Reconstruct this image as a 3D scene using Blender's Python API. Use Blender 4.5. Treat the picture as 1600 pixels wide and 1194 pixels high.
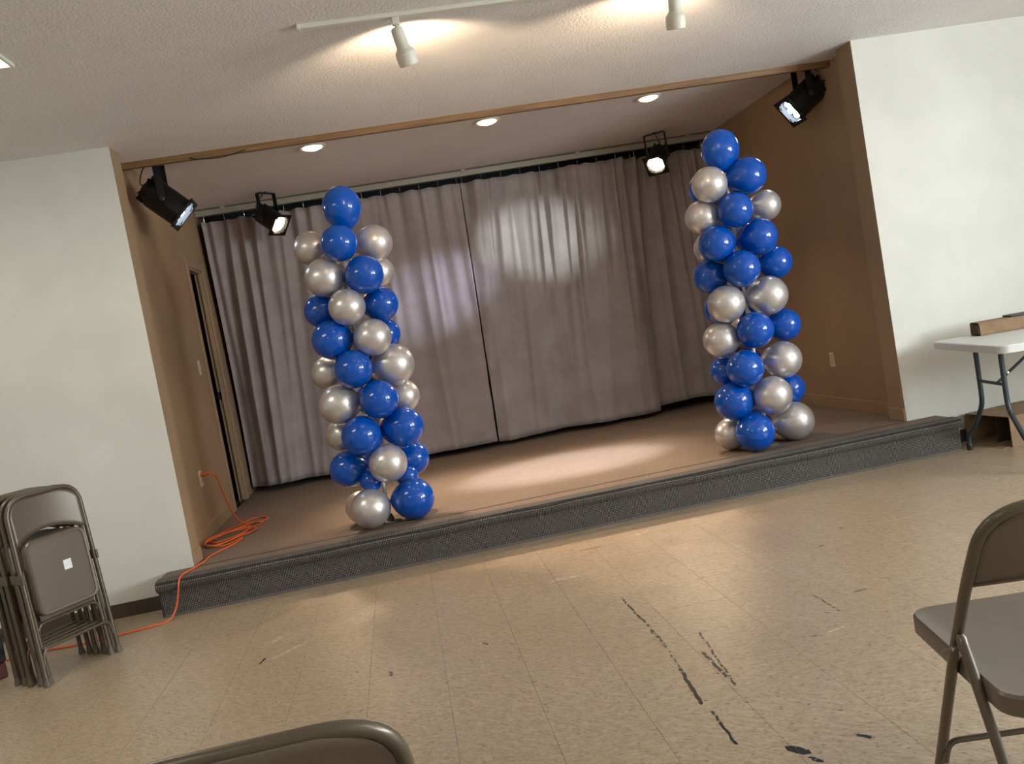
import bpy, bmesh, math, random
from mathutils import Vector, Matrix, Euler, noise
random.seed(7)
for o in list(bpy.data.objects): bpy.data.objects.remove(o)
sc = bpy.context.scene
COL = sc.collection
PI = math.pi

# ------------------------------------------------------------------ camera
CAM = Vector((-0.2025, -5.3504, 1.2942)); YAW, PITCH, ROLL, FPX = 7.179, -3.6159, -10.1033, 1354.59
def cam_axes():
    y, p, r = map(math.radians, (YAW, PITCH, ROLL))
    F = Vector((math.sin(y)*math.cos(p), math.cos(y)*math.cos(p), math.sin(p)))
    R = Vector((math.cos(y), -math.sin(y), 0)); U = R.cross(F)
    return math.cos(r)*R + math.sin(r)*U, -math.sin(r)*R + math.cos(r)*U, F
cR, cU, cF = cam_axes()
cd = bpy.data.cameras.new('camera'); cam = bpy.data.objects.new('camera', cd); COL.objects.link(cam)
cd.sensor_fit = 'HORIZONTAL'; cd.sensor_width = 36; cd.lens = FPX/1600*36; cd.clip_start = 0.05
cam.matrix_world = Matrix(((cR.x, cU.x, -cF.x, CAM.x), (cR.y, cU.y, -cF.y, CAM.y), (cR.z, cU.z, -cF.z, CAM.z), (0, 0, 0, 1)))
sc.camera = cam
# ------------------------------------------------------------------ world, view, light levels
w = bpy.data.worlds.new('world'); sc.world = w; w.use_nodes = True
w.node_tree.nodes['Background'].inputs[0].default_value = (0.55, 0.6, 0.65, 1)
w.node_tree.nodes['Background'].inputs[1].default_value = 0.02
vs = sc.view_settings
vs.view_transform = 'Standard'; vs.look = 'None'; vs.gamma = 1; vs.use_curve_mapping = False; vs.exposure = 0.22
P_WINDOW, P_TROFFER, P_TRACK, P_DOWN = 135, 9, 20, 11
P_LED, P_PATCH, P_WARM = 500, 620, 430  # middle level drives the added spots for the curtain patches
C_DAY = (0.86, 0.94, 1.0); C_TROF = (1.0, 0.93, 0.78); C_WARM = (1.0, 0.75, 0.52); C_LED = (0.82, 0.88, 1.0)

def area(name, loc, direction, sx, sy, power, col, spread=None):
    l = bpy.data.lights.new(name, 'AREA'); l.shape = 'RECTANGLE'; l.size = sx; l.size_y = sy; l.energy = power; l.color = col
    if spread: l.spread = math.radians(spread)
    o = bpy.data.objects.new(name, l); COL.objects.link(o); o.location = loc
    o.rotation_euler = Vector(direction).to_track_quat('-Z', 'Y').to_euler()
    return o
def spot(name, loc, target, power, col, size, blend, r=.03, parent=None):
    l = bpy.data.lights.new(name, 'SPOT'); l.energy = power; l.color = col; l.spot_size = math.radians(size); l.spot_blend = blend; l.shadow_soft_size = r
    o = bpy.data.objects.new(name, l); COL.objects.link(o)
    o.location = loc; o.rotation_euler = (Vector(target)-Vector(loc)).to_track_quat('-Z', 'Y').to_euler()
    return o
# daylight from the windows in the right-hand side wall
for wy in (-3.3, -5.5):
    area('daylight', (5.37, wy, 1.55), (-1, .15, .08), 1.5, 1.3, P_WINDOW, C_DAY)

# ------------------------------------------------------------------ room numbers
T = .3048; GX0 = -1.4569; GY0 = -3.07
H = 2.729; HS = 2.7865; SH = .2135; XL, XR = -1.61, 3.033; DJ = .185; YB = .415
XSL, XSR = -1.713, 3.112; YC = 2.654; LIPY = -.224; LIPL, LIPR = -1.765, 3.24

# ------------------------------------------------------------------ materials
MATS = {}
def mat(name, col, rough=.6, metal=0, **kw):
    if name in MATS: return MATS[name]
    m = bpy.data.materials.new(name); m.use_nodes = True; b = m.node_tree.nodes['Principled BSDF']
    b.inputs['Base Color'].default_value = (*col, 1); b.inputs['Roughness'].default_value = rough; b.inputs['Metallic'].default_value = metal
    for k, v in kw.items():
        b.inputs[k.replace('_', ' ')].default_value = v
    MATS[name] = m
    return m
class NT:
    def __init__(s, m): s.t = m.node_tree; s.b = s.t.nodes['Principled BSDF']
    def n(s, typ, **kw):
        nd = s.t.nodes.new(typ)
        for k, v in kw.items():
            if k.startswith('i_'): nd.inputs[k[2:].replace('_', ' ')].default_value = v
            else: setattr(nd, k, v)
        return nd
    def l(s, a, b): s.t.links.new(a, b)
    def math(s, op, a, b=None, c=None, clamp=False):
        nd = s.t.nodes.new('ShaderNodeMath'); nd.operation = op; nd.use_clamp = clamp
        for i, v in enumerate((a, b, c)):
            if v is None: continue
            if isinstance(v, (int, float)): nd.inputs[i].default_value = v
            else: s.l(v, nd.inputs[i])
        return nd.outputs[0]
    def mix(s, fac, a, b):
        nd = s.t.nodes.new('ShaderNodeMix'); nd.data_type = 'RGBA'
        if isinstance(fac, (int, float)): nd.inputs[0].default_value = fac
        else: s.l(fac, nd.inputs[0])
        for i, v in ((6, a), (7, b)):
            if isinstance(v, tuple): nd.inputs[i].default_value = (*v, 1)
            else: s.l(v, nd.inputs[i])
        return nd.outputs[2]
    def coord(s, kind='Object', obj=None): 
        return s.t.nodes.new('ShaderNodeTexCoord').outputs[kind]
    def pos(s): return s.t.nodes.new('ShaderNodeNewGeometry').outputs['Position']
    def noise(s, vec, scale, detail=3, rough=.55, out='Fac'):
        nd = s.n('ShaderNodeTexNoise'); nd.inputs['Scale'].default_value = scale; nd.inputs['Detail'].default_value = detail; nd.inputs['Roughness'].default_value = rough
        s.l(vec, nd.inputs['Vector']); return nd.outputs[out]
    def ramp(s, fac, lo, hi, a=0., b=1.):
        nd = s.n('ShaderNodeMapRange'); s.l(fac, nd.inputs[0]); nd.inputs[1].default_value = lo; nd.inputs[2].default_value = hi; nd.inputs[3].default_value = a; nd.inputs[4].default_value = b
        return nd.outputs[0]
    def bump(s, h, strength=.3, dist=.005):
        nd = s.n('ShaderNodeBump'); nd.inputs['Strength'].default_value = strength; nd.inputs['Distance'].default_value = dist
        s.l(h, nd.inputs['Height']); s.l(nd.outputs[0], s.b.inputs['Normal'])
    def color(s, c): s.l(c, s.b.inputs['Base Color'])

def painted(name, col, rough=.75, var=.06, bump=.08):
    m = mat(name, col, rough); t = NT(m); p = t.pos()
    n1 = t.noise(p, 1.3, 4); n2 = t.noise(p, 160, 2)
    d = tuple(c*(1-var*2) for c in col); u = tuple(min(1, c*(1+var)) for c in col)
    t.color(t.mix(t.ramp(n1, .3, .7), d, u)); t.bump(n2, bump, .002)
    return m
M_WHITE = painted('white_paint', (.66, .65, .59), .7)
M_BROWN = painted('brown_paint', (.345, .23, .13), .6)
M_BROWNT = painted('brown_trim_paint', (.35, .24, .142), .4)
M_DARK = mat('dark_paint_and_shade', (.012, .012, .013), .8)  # paint on the back wall; in the closet it stands in for darkness
def popcorn(name, col):
    m = mat(name, col, .9); t = NT(m); p = t.pos()
    a = t.noise(p, 75, 4, .65); b = t.noise(p, 2.0, 3)
    t.color(t.mix(t.ramp(b, .3, .7), tuple(c*.93 for c in col), col)); t.bump(a, .9, .012)
    return m
M_CEIL = popcorn('textured_ceiling', (.80, .765, .715))
M_CEILS = popcorn('textured_stage_ceiling', (.78, .70, .64))
# beam wood
M_WOOD = mat('stained_wood', (.2, .11, .045), .5); t = NT(M_WOOD)
mp = t.n('ShaderNodeMapping'); mp.inputs['Scale'].default_value = (1.5, 40, 40); t.l(t.pos(), mp.inputs[0])
t.color(t.mix(t.ramp(t.noise(mp.outputs[0], 2, 4), .3, .7), (.13, .068, .026), (.27, .155, .065)))
# stage carpet
M_CARPET = mat('stage_carpet', (.2, .15, .115), .95); t = NT(M_CARPET); p = t.pos()
n1 = t.noise(p, 330, 2, .7); n2 = t.noise(p, 3, 4); n3 = t.noise(p, 90, 2)
c1 = t.mix(t.ramp(n1, .3, .7), (.085, .06, .044), (.29, .215, .16))
t.color(t.mix(t.math('MULTIPLY', t.ramp(n2, .3, .75), .35), c1, (.12, .085, .062))); t.bump(t.math('ADD', n1, n3), .6, .006)
# woven riser carpet: small diagonal weave
M_RISER = mat('woven_carpet', (.1, .09, .08), .95); t = NT(M_RISER)
sep = t.n('ShaderNodeSeparateXYZ'); t.l(t.pos(), sep.inputs[0])
yy = t.math('ADD', sep.outputs[2], t.math('MULTIPLY', sep.outputs[1], -1.0))
xx = sep.outputs[0]
wob = t.math('MULTIPLY', t.noise(t.pos(), 25, 2), .006)
u = t.math('ADD', t.math('MULTIPLY', t.math('ADD', xx, wob), 330), t.math('MULTIPLY', yy, 330))
v = t.math('SUBTRACT', t.math('MULTIPLY', t.math('ADD', xx, wob), 330), t.math('MULTIPLY', yy, 330))
wv = t.math('MULTIPLY', t.math('SINE', u), t.math('SINE', v))
nn = t.noise(t.pos(), 220, 2)
fac = t.ramp(t.math('ADD', wv, t.math('MULTIPLY', nn, .8)), .35, 1.1)
t.color(t.mix(fac, (.028, .024, .021), (.27, .24, .215))); t.bump(wv, .7, .004)
# vinyl floor tile (world-space mottling, grain turned by each tile, scuffs)
def vinyl(name):
    m = mat(name, (.3, .24, .17), .32); t = NT(m); p = t.pos()
    oi = t.n('ShaderNodeObjectInfo')
    rot = t.n('ShaderNodeVectorRotate', rotation_type='Z_AXIS'); t.l(p, rot.inputs['Vector'])
    t.l(t.math('MULTIPLY', t.math('ADD', t.math('MULTIPLY', t.math('ROUND', oi.outputs['Random']), .35), .1), PI/2), rot.inputs['Angle'])
    mp = t.n('ShaderNodeMapping'); mp.inputs['Scale'].default_value = (1, 3.2, 1); t.l(rot.outputs[0], mp.inputs[0])
    st = t.noise(mp.outputs[0], 19, 5, .75); st2 = t.noise(mp.outputs[0], 52, 3, .6); big = t.noise(p, 1.1, 3)
    c = t.mix(t.ramp(st, .3, .72), (.285, .21, .135), (.52, .41, .29))
    c = t.mix(t.ramp(st2, .585, .65), c, (.11, .08, .052))
    c = t.mix(t.math('MULTIPLY', t.ramp(t.noise(mp.outputs[0], 37, 3, .6), .63, .72), .6), c, (.46, .37, .27))
    c = t.mix(t.math('MULTIPLY', t.ramp(big, .35, .7), .3), c, (.28, .206, .134))
    # dark scuffs and nicks
    dots = t.noise(mp.outputs[0], 24, 2, .5); dots = t.ramp(dots, .715, .735)
    c = t.mix(dots, c, (.03, .03, .028))
    sp = t.n('ShaderNodeSeparateXYZ'); t.l(p, sp.inputs[0]); X, Y = sp.outputs[0], sp.outputs[1]
    brk = t.noise(p, 38, 3, .65); wig = t.math('MULTIPLY', t.math('SUBTRACT', t.noise(p, 14, 2), .5), .02)
    mask = None
    for (ax, ay, bx, by, wd, th) in SCUFFS:
        L = math.hypot(bx-ax, by-ay); dx, dy = (bx-ax)/L, (by-ay)/L
        rx = t.math('SUBTRACT', X, ax); ry = t.math('SUBTRACT', Y, ay)
        s_ = t.math('ADD', t.math('MULTIPLY', rx, dx), t.math('MULTIPLY', ry, dy))
        d_ = t.math('ABSOLUTE', t.math('ADD', t.math('SUBTRACT', t.math('MULTIPLY', ry, dx), t.math('MULTIPLY', rx, dy)), wig))
        over = t.math('MAXIMUM', t.math('MULTIPLY', s_, -1), t.math('SUBTRACT', s_, L)); over = t.math('MAXIMUM', over, 0.0)
        d_ = t.math('ADD', d_, over)
        k = t.math('MULTIPLY', t.math('LESS_THAN', d_, wd*.85), t.math('GREATER_THAN', brk, th))
        mask = k if mask is None else t.math('MAXIMUM', mask, k)
    c = t.mix(mask, c, (.012, .014, .016))
    lm = None
    for (ax, ay, bx, by, wd, th) in SCRAPES:
        L = math.hypot(bx-ax, by-ay); dx, dy = (bx-ax)/L, (by-ay)/L
        rx = t.math('SUBTRACT', X, ax); ry = t.math('SUBTRACT', Y, ay)
        s_ = t.math('ADD', t.math('MULTIPLY', rx, dx), t.math('MULTIPLY', ry, dy))
        d_ = t.math('ABSOLUTE', t.math('ADD', t.math('SUBTRACT', t.math('MULTIPLY', ry, dx), t.math('MULTIPLY', rx, dy)), wig))
        over = t.math('MAXIMUM', t.math('MAXIMUM', t.math('MULTIPLY', s_, -1), t.math('SUBTRACT', s_, L)), 0.0)
        k = t.math('MULTIPLY', t.ramp(t.math('ADD', d_, over), wd, wd*.3), t.ramp(brk, th, th+.15))
        lm = k if lm is None else t.math('MAXIMUM', lm, k)
    c = t.mix(t.math('MULTIPLY', lm, .55), c, (.75, .68, .58))
    t.color(c)
    t.l(t.ramp(t.noise(p, 6, 4), .3, .7, .30, .40), t.b.inputs['Roughness'])
    t.bump(t.noise(p, 9, 3), .06, .01)
    return m
SCUFFS = [(.591, -1.576, .597, -1.947, .006, .46), (.597, -1.947, .594, -2.213, .008, .45), (.594, -2.213, .576, -2.434, .004, .5), (.576, -2.434, .548, -2.724, .008, .40), (.558, -2.788, .548, -3.008, .006, .42),
          (.693, -2.345, .69, -2.591, .009, .42), (.749, -2.152, .692, -2.659, .0055, .47), (.672, -3.095, .70, -3.135, .020, .36), (.697, -3.166, .714, -3.196, .009, .42),
          (.86, -3.106, .888, -3.141, .010, .42), (.60, -.664, .715, -.659, .0045, .2), (1.28, -2.042, 1.28, -2.259, .0035, .45), (1.047, -2.409, 1.128, -2.435, .004, .48), (1.427, -2.107, 1.48, -2.101, .005, .42),
          (1.604, -1.461, 1.631, -1.459, .007, .3), (1.831, -1.252, 1.84, -1.261, .008, .3), (-1.051, -1.382, -1.04, -1.324, .008, .42), (-.457, -1.841, -.451, -1.879, .009, .4), (-.065, -1.749, -.046, -1.778, .006, .4)]
SCRAPES = [(-1.03, -1.1, -.97, -1.02, .02, .42), (-1.0, -1.35, -.87, -1.22, .012, .42), (.93, -.58, 1.02, -.55, .02, .44), (.33, -1.1, .47, -1.1, .025, .44), (1.15, -2.42, 1.22, -2.4, .006, .4)]
M_TILE = vinyl('vinyl_tile')
M_GROUT = mat('tile_joint', (.12, .088, .06), .8)
# curtain cloth
M_CURT = mat('grey_curtain', (.24, .205, .20), .85, Sheen_Weight=.25); t = NT(M_CURT); p = t.coord()
n1 = t.noise(p, 5, 4); n2 = t.noise(p, 240, 2)
t.color(t.mix(t.ramp(n1, .3, .7), (.29, .25, .246), (.365, .322, .317))); t.bump(n2, .25, .002)
# balloons
M_BLUE = mat('blue_latex', (.0, .075, .43), .22, Coat_Weight=.75, Coat_Roughness=.025, Specular_IOR_Level=.2)
M_SILV = mat('silver_latex', (.62, .585, .565), .33, .62, Coat_Weight=.45, Coat_Roughness=.07)
M_CHROME = mat('steel', (.5, .5, .5), .25, 1)
M_CHAIR = mat('taupe_enamel', (.115, .092, .062), .33, .35, Coat_Weight=.25, Coat_Roughness=.2)
M_CHAIRP = mat('taupe_panel', (.145, .117, .085), .38, .25, Coat_Weight=.2, Coat_Roughness=.25)
M_BLACK = mat('black_metal', (.006, .007, .007), .45, .3)
M_BLACKP = mat('black_plastic', (.01, .01, .011), .5)
M_RUBBER = mat('grey_rubber', (.13, .11, .085), .6)
M_CREAM = mat('cream_enamel', (.68, .655, .55), .4)
M_IVORY = mat('ivory_plastic', (.62, .54, .40), .4)
M_STICK = mat('white_sticker', (.8, .8, .8), .6)
M_TABLE = mat('table_plastic', (.62, .63, .60), .5)
M_TLEG = mat('blue_grey_tube', (.035, .052, .06), .4, .3)
M_ORANGE = mat('orange_cord', (.75, .13, .025), .45)
M_RAIL = mat('rail_metal', (.33, .31, .26), .5, .2)
M_VINYLB = mat('vinyl_baseboard', (.06, .045, .03), .5)
M_CARD = mat('cardboard', (.26, .165, .09), .85); t = NT(M_CARD); t.color(t.mix(t.ramp(t.noise(t.pos(), 14, 4), .3, .7), (.21, .132, .07), (.29, .187, .105)))
M_RED = mat('dark_red_plastic', (.07, .008, .007), .45)
M_WFRAME = mat('window_white', (.7, .7, .68), .4)
def emis(name, col, s):
    m = mat(name, (.02, .02, .02), .5); b = m.node_tree.nodes['Principled BSDF']
    b.inputs['Emission Color'].default_value = (*col, 1); b.inputs['Emission Strength'].default_value = s
    return m
M_EDAY = emis('daylight_pane', (.85, .93, 1.0), 4.5)
M_ETROF = emis('lit_diffuser', (1.0, .96, .88), 6)
M_EDOWN = emis('lit_downlight', (1.0, .76, .46), 4.5)
M_ELED = emis('lit_led', (.72, .85, 1.0), 30)
M_EWARM = emis('lit_warm_lamp', (1.0, .76, .52), 7)
M_ETRK = emis('lit_track_lamp', (1.0, .75, .5), 10)

# ------------------------------------------------------------------ mesh helpers
def obj(name, bm, m, parent=None, smooth=False, loc=None):
    me = bpy.data.meshes.new(name)
    bmesh.ops.recalc_face_normals(bm, faces=bm.faces)
    bm.to_mesh(me); bm.free()
    for mm in (m if isinstance(m, (list, tuple)) else [m]): me.materials.append(mm)
    if smooth:
        for f in me.polygons: f.use_smooth = True
        if smooth != 'all':
            try: me.set_sharp_from_angle(angle=math.radians(40))
            except Exception: pass
    o = bpy.data.objects.new(name, me); COL.objects.link(o)
    if parent: o.parent = parent
    if loc: o.location = loc
    return o
def inst(name, mesh, parent=None, loc=(0, 0, 0), rot=None, scale=None):
    o = bpy.data.objects.new(name, mesh); COL.objects.link(o); o.location = loc
    if parent: o.parent = parent
    if rot is not None: o.rotation_euler = rot
    if scale is not None: o.scale = scale if hasattr(scale, '__len__') else (scale,)*3
    return o
def thing(name, label, cat, loc=(0, 0, 0), rz=0, group=None):
    o = bpy.data.objects.new(name, None); COL.objects.link(o); o.empty_display_size = .1
    o.location = loc; o.rotation_euler = (0, 0, rz); tag(o, label, cat, group)
    return o
def tag(o, label, cat, group=None):
    o['label'] = label; o['category'] = cat
    if group: o['group'] = group
    return o
def struct(o): o['kind'] = 'structure'; return o
def B(): return bmesh.new()
def box(bm, x0, x1, y0, y1, z0, z1, bev=0, mi=0, M=None):
    g = bmesh.ops.create_cube(bm, size=1)
    vs_ = g['verts']
    bmesh.ops.scale(bm, verts=vs_, vec=(x1-x0, y1-y0, z1-z0)); bmesh.ops.translate(bm, verts=vs_, vec=((x0+x1)/2, (y0+y1)/2, (z0+z1)/2))
    fs = list({f for v_ in vs_ for f in v_.link_faces})
    for f in fs: f.material_index = mi
    if bev:
        es = list({e for f in fs for e in f.edges})
        r = bmesh.ops.bevel(bm, geom=es, offset=bev, segments=2, affect='EDGES', profile=.5)
        vs_ = list({v_ for f in r['faces'] for v_ in f.verts} | {v_ for v_ in vs_ if v_.is_valid})
    if M is not None: bmesh.ops.transform(bm, matrix=M, verts=[v_ for v_ in vs_ if v_.is_valid])
    return bm
def catmull(pts, n=8):
    P = [Vector(p) for p in pts]; out = []
    for i in range(len(P)-1):
        p0 = P[max(i-1, 0)]; p1 = P[i]; p2 = P[i+1]; p3 = P[min(i+2, len(P)-1)]
        for k in range(n):
            s = k/n
            out.append(.5*((2*p1)+(-p0+p2)*s+(2*p0-5*p1+4*p2-p3)*s*s+(-p0+3*p1-3*p2+p3)*s**3))
    out.append(P[-1]); return out
def fillet(pts, rad, n=5):
    P = [Vector(p) for p in pts]; out = [P[0]]
    for i in range(1, len(P)-1):
        a = (P[i-1]-P[i]); b = (P[i+1]-P[i]); r = rad[i-1] if isinstance(rad, (list, tuple)) else rad
        r = min(r, a.length*.49, b.length*.49); a.normalize(); b.normalize()
        s, e = P[i]+a*r, P[i]+b*r
        for k in range(n+1):
            q = k/n; out.append((1-q)**2*s+2*q*(1-q)*P[i]+q*q*e)
    out.append(P[-1]); return out
def tube(bm, pts, r, seg=10, cap=True, flat=1.0):
    P = [Vector(p) for p in pts]; N = len(P)
    rs = r if isinstance(r, (list, tuple)) else [r]*N
    tg = []
    for i in range(N):
        d = P[min(i+1, N-1)]-P[max(i-1, 0)]; tg.append(d.normalized() if d.length > 1e-9 else Vector((0, 0, 1)))
    up = Vector((0, 0, 1)) if abs(tg[0].z) < .9 else Vector((0, 1, 0))
    nrm = (up-tg[0]*up.dot(tg[0])).normalized(); rings = []
    for i in range(N):
        nrm = nrm-tg[i]*nrm.dot(tg[i]); nrm.normalize(); bi = tg[i].cross(nrm)
        rings.append([bm.verts.new(P[i]+(nrm*math.cos(2*PI*k/seg)*flat+bi*math.sin(2*PI*k/seg))*rs[i]) for k in range(seg)])
    for i in range(N-1):
        for k in range(seg):
            bm.faces.new((rings[i][k], rings[i][(k+1) % seg], rings[i+1][(k+1) % seg], rings[i+1][k]))
    if cap:
        bm.faces.new(rings[0][::-1]); bm.faces.new(rings[-1])
    return bm
def lathe(bm, prof, M=None, seg=24, mi=0):
    """profile [(radius, z)] turned round z, then moved by M"""
    rings = []; M = M or Matrix()
    for r, z in prof:
        if r < 1e-6: rings.append([bm.verts.new(M @ Vector((0, 0, z)))])
        else: rings.append([bm.verts.new(M @ Vector((r*math.cos(2*PI*k/seg), r*math.sin(2*PI*k/seg), z))) for k in range(seg)])
    for a, b in zip(rings, rings[1:]):
        for k in range(seg):
            k2 = (k+1) % seg
            if len(a) == 1 and len(b) == 1: continue
            if len(a) == 1: f = bm.faces.new((a[0], b[k2], b[k]))
            elif len(b) == 1: f = bm.faces.new((a[k], a[k2], b[0]))
            else: f = bm.faces.new((a[k], a[k2], b[k2], b[k]))
            f.material_index = mi
    return bm
def prism(bm, poly, y0, y1, M=None):
    """polygon [(x, z)] thickened along y"""
    M = M or Matrix()
    a = [bm.verts.new(M @ Vector((x, y0, z))) for x, z in poly]; b = [bm.verts.new(M @ Vector((x, y1, z))) for x, z in poly]
    n = len(poly); bm.faces.new(a); bm.faces.new(b[::-1])
    for i in range(n): bm.faces.new((a[i], b[i], b[(i+1) % n], a[(i+1) % n]))
    return bm
def rrect(x0, x1, z0, z1, r, n=6):
    out = []
    for cx, cz, a0 in ((x1-r, z1-r, 0), (x0+r, z1-r, 90), (x0+r, z0+r, 180), (x1-r, z0+r, 270)):
        for k in range(n+1):
            a = math.radians(a0+90*k/n); out.append((cx+r*math.cos(a), cz+r*math.sin(a)))
    return out
def aim(d):  # matrix taking +Z to direction d
    return Vector(d).to_track_quat('Z', 'Y').to_matrix().to_4x4()
def copy_tree(o, parent=None):
    c = o.copy(); COL.objects.link(c); c.parent = parent
    for ch in [x for x in bpy.data.objects if x.parent == o]: copy_tree(ch, c)
    return c

# ------------------------------------------------------------------ floor
RX0, RX1, RY0 = -4.6, 5.4, -8.2      # room extents
bm = B(); box(bm, RX0-.1, RX1+.1, RY0-.1, .19, -.06, -.0045)
floor = struct(obj('floor', bm, M_GROUT))
def proj(p):
    d = Vector(p)-CAM; z = d.dot(cF)
    return (800+FPX*d.dot(cR)/z, 597-FPX*d.dot(cU)/z, z) if z > .1 else (9999, 9999, z)
g = .0005
bm = B(); box(bm, -T/2+g, T/2-g, -T/2+g, T/2-g, -.0045, 0)
bmesh.ops.bevel(bm, geom=[e for e in bm.edges if abs(e.verts[0].co.z) < 1e-6 and abs(e.verts[1].co.z) < 1e-6], offset=.0003, segments=1, affect='EDGES')
tile_me = bpy.data.meshes.new('tile'); bm.to_mesh(tile_me); bm.free(); tile_me.materials.append(M_TILE)
cells = []
for i in range(math.floor((RX0-GX0)/T), math.ceil((RX1-GX0)/T)):
    for j in range(math.floor((RY0-GY0)/T), math.ceil((.0-GY0)/T)):
        cx, cy = GX0+(i+.5)*T, GY0+(j+.5)*T
        if cy > LIPY+T/2 and LIPL+.1 < cx < LIPR-.1: continue
        pr = [proj((cx+dx*T/2, cy+dy*T/2, 0)) for dx in (-1, 1) for dy in (-1, 1)]
        vis = any(-5 < a < 1605 and -5 < b < 1199 for a, b, _ in pr)
        cells.append((0 if vis else 1, proj((cx, cy, 0))[2], cx, cy))
cells.sort()
near = [c for c in cells if c[0] == 0][:300]; rest = [c for c in cells if c not in near]
for _, _, cx, cy in near: inst('tile', tile_me, floor, (cx, cy, 0))
bm = B()
for _, _, cx, cy in rest:
    y1 = min(cy+T/2-g, .0)
    x0, x1 = max(cx-T/2+g, RX0), min(cx+T/2-g, RX1); y0 = max(cy-T/2+g, RY0)
    if x1 <= x0 or y1 <= y0: continue
    v_ = [bm.verts.new(p) for p in ((x0, y0, 0), (x1, y0, 0), (x1, y1, 0), (x0, y1, 0))]; bm.faces.new(v_)
o = obj('far_tiles', bm, M_TILE, floor); o['kind'] = 'stuff'

# ------------------------------------------------------------------ walls and ceilings
def wallbox(name, x0, x1, y0, y1, z0, z1, m): bm = B(); box(bm, x0, x1, y0, y1, z0, z1); return struct(obj(name, bm, m))
def frontwall(name, x0, x1, side):
    bm = B(); box(bm, x0, x1, 0, DJ, 0, H+.05); bm.faces.ensure_lookup_table(); bm.normal_update()
    for f in bm.faces:
        if f.normal.x*side > .9 or f.normal.y > .9: f.material_index = 1
    return struct(obj(name, bm, [M_WHITE, M_BROWN]))
frontwall('wall_left', RX0, XL, 1); frontwall('wall_right', XR, RX1, -1)
wallbox('wall_room_left', RX0-.12, RX0, RY0, 0, 0, H, M_WHITE)
wallbox('wall_room_back', RX0, RX1, RY0-.12, RY0, 0, H, M_WHITE)
# right side wall with two windows
bm = B(); X0, X1 = RX1, RX1+.14
wins = [(-4.1, -2.5, .85, 2.25), (-6.3, -4.7, .85, 2.25)]
box(bm, X0, X1, RY0, 0, 0, .85); box(bm, X0, X1, RY0, 0, 2.25, H)
for a, b in ((RY0, -6.3), (-4.7, -4.1), (-2.5, 0)): box(bm, X0, X1, a, b, .85, 2.25)
struct(obj('wall_room_right', bm, M_WHITE))
for k, (a, b, z0, z1) in enumerate(wins):
    bm = B()
    for (p, q, r, s) in ((a, b, z0, z0+.06), (a, b, z1-.06, z1), (a, a+.06, z0+.06, z1-.06), (b-.06, b, z0+.06, z1-.06), ((a+b)/2-.04, (a+b)/2+.04, z0+.06, z1-.06)):
        box(bm, X0+.02, X0+.09, p, q, r, s)
    wf = struct(obj('window_%d' % (k+1), bm, M_WFRAME))
    for (p, q) in ((a+.06, (a+b)/2-.04), ((a+b)/2+.04, b-.06)):
        bm = B(); box(bm, X0+.05, X0+.056, p, q, z0+.06, z1-.06); obj('pane', bm, M_EDAY, wf)
# room ceiling, stage ceiling
wallbox('ceiling', RX0, RX1, RY0, YB+.01, H, H+.05, M_CEIL)
wallbox('ceiling_stage', XSL-.05, XSR+.05, YB, 3.15, HS, HS+.05, M_CEILS)
wallbox('trim_1', XSL, XSR, YB, YB+.038, 2.689, HS, M_WOOD)['label'] = 'stained wooden trim board across the stage opening'
bm = B(); tube(bm, catmull([(-1.25, YB-.004, 2.70), (-1.2, YB-.006, 2.683), (-1.05, YB-.006, 2.674), (-.9, YB-.004, 2.70)], 8), .003, 6); obj('wire', bm, M_BLACKP, bpy.data.objects['trim_1'])
# stage side walls, back wall
wallbox('wall_stage_right', XSR, XSR+.1, DJ, 3.1, 0, HS, M_BROWN)
wallbox('wall_stage_back', XSL-.1, XSR+.1, 3.05, 3.15, 0, HS, M_DARK)
DY0, DY1, DZ = 1.93, 2.46, 2.225
bm = B()
box(bm, XSL-.06, XSL, DJ, DY0, 0, HS); box(bm, XSL-.06, XSL, DY1, 3.1, 0, HS); box(bm, XSL-.06, XSL, DY0, DY1, DZ, HS)
struct(obj('wall_stage_left', bm, M_BROWN))
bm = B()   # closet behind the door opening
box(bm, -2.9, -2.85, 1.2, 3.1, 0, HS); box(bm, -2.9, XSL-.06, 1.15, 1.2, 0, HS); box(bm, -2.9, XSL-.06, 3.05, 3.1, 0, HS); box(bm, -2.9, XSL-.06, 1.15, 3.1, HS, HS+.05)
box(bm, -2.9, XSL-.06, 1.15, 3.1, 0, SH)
struct(obj('wall_closet', bm, M_DARK))  # darkness of the unlit room is put into the wall colour
# door frame
dr = bpy.data.objects.new('door_1', None); COL.objects.link(dr); dr.location = (XSL, (DY0+DY1)/2, SH); struct(dr); dr['label'] = 'open doorway with brown painted frame in left stage wall'
def dpart(name, m, *bx, bev=0):
    bm = B()
    for b in bx:
        x0, x1, y0, y1, z0, z1 = b; box(bm, x0-XSL, x1-XSL, y0-(DY0+DY1)/2, y1-(DY0+DY1)/2, z0-SH, z1-SH, bev)
    return obj(name, bm, m, dr)
cw = .07
dpart('casing', M_BROWNT, (XSL, XSL+.014, DY0-cw, DY0, SH, DZ+cw), bev=.003)
dpart('casing', M_BROWNT, (XSL, XSL+.014, DY1, DY1+cw+.015, SH, DZ+cw), bev=.003)
dpart('casing', M_BROWNT, (XSL, XSL+.014, DY0, DY1, DZ, DZ+cw), bev=.003)
dpart('jamb', M_BROWNT, (XSL-.06, XSL, DY0, DY0+.018, SH, DZ)); dpart('jamb', M_BROWNT, (XSL-.06, XSL, DY1-.018, DY1, SH, DZ)); dpart('jamb', M_BROWNT, (XSL-.06, XSL, DY0+.018, DY1-.018, DZ-.018, DZ))
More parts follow.
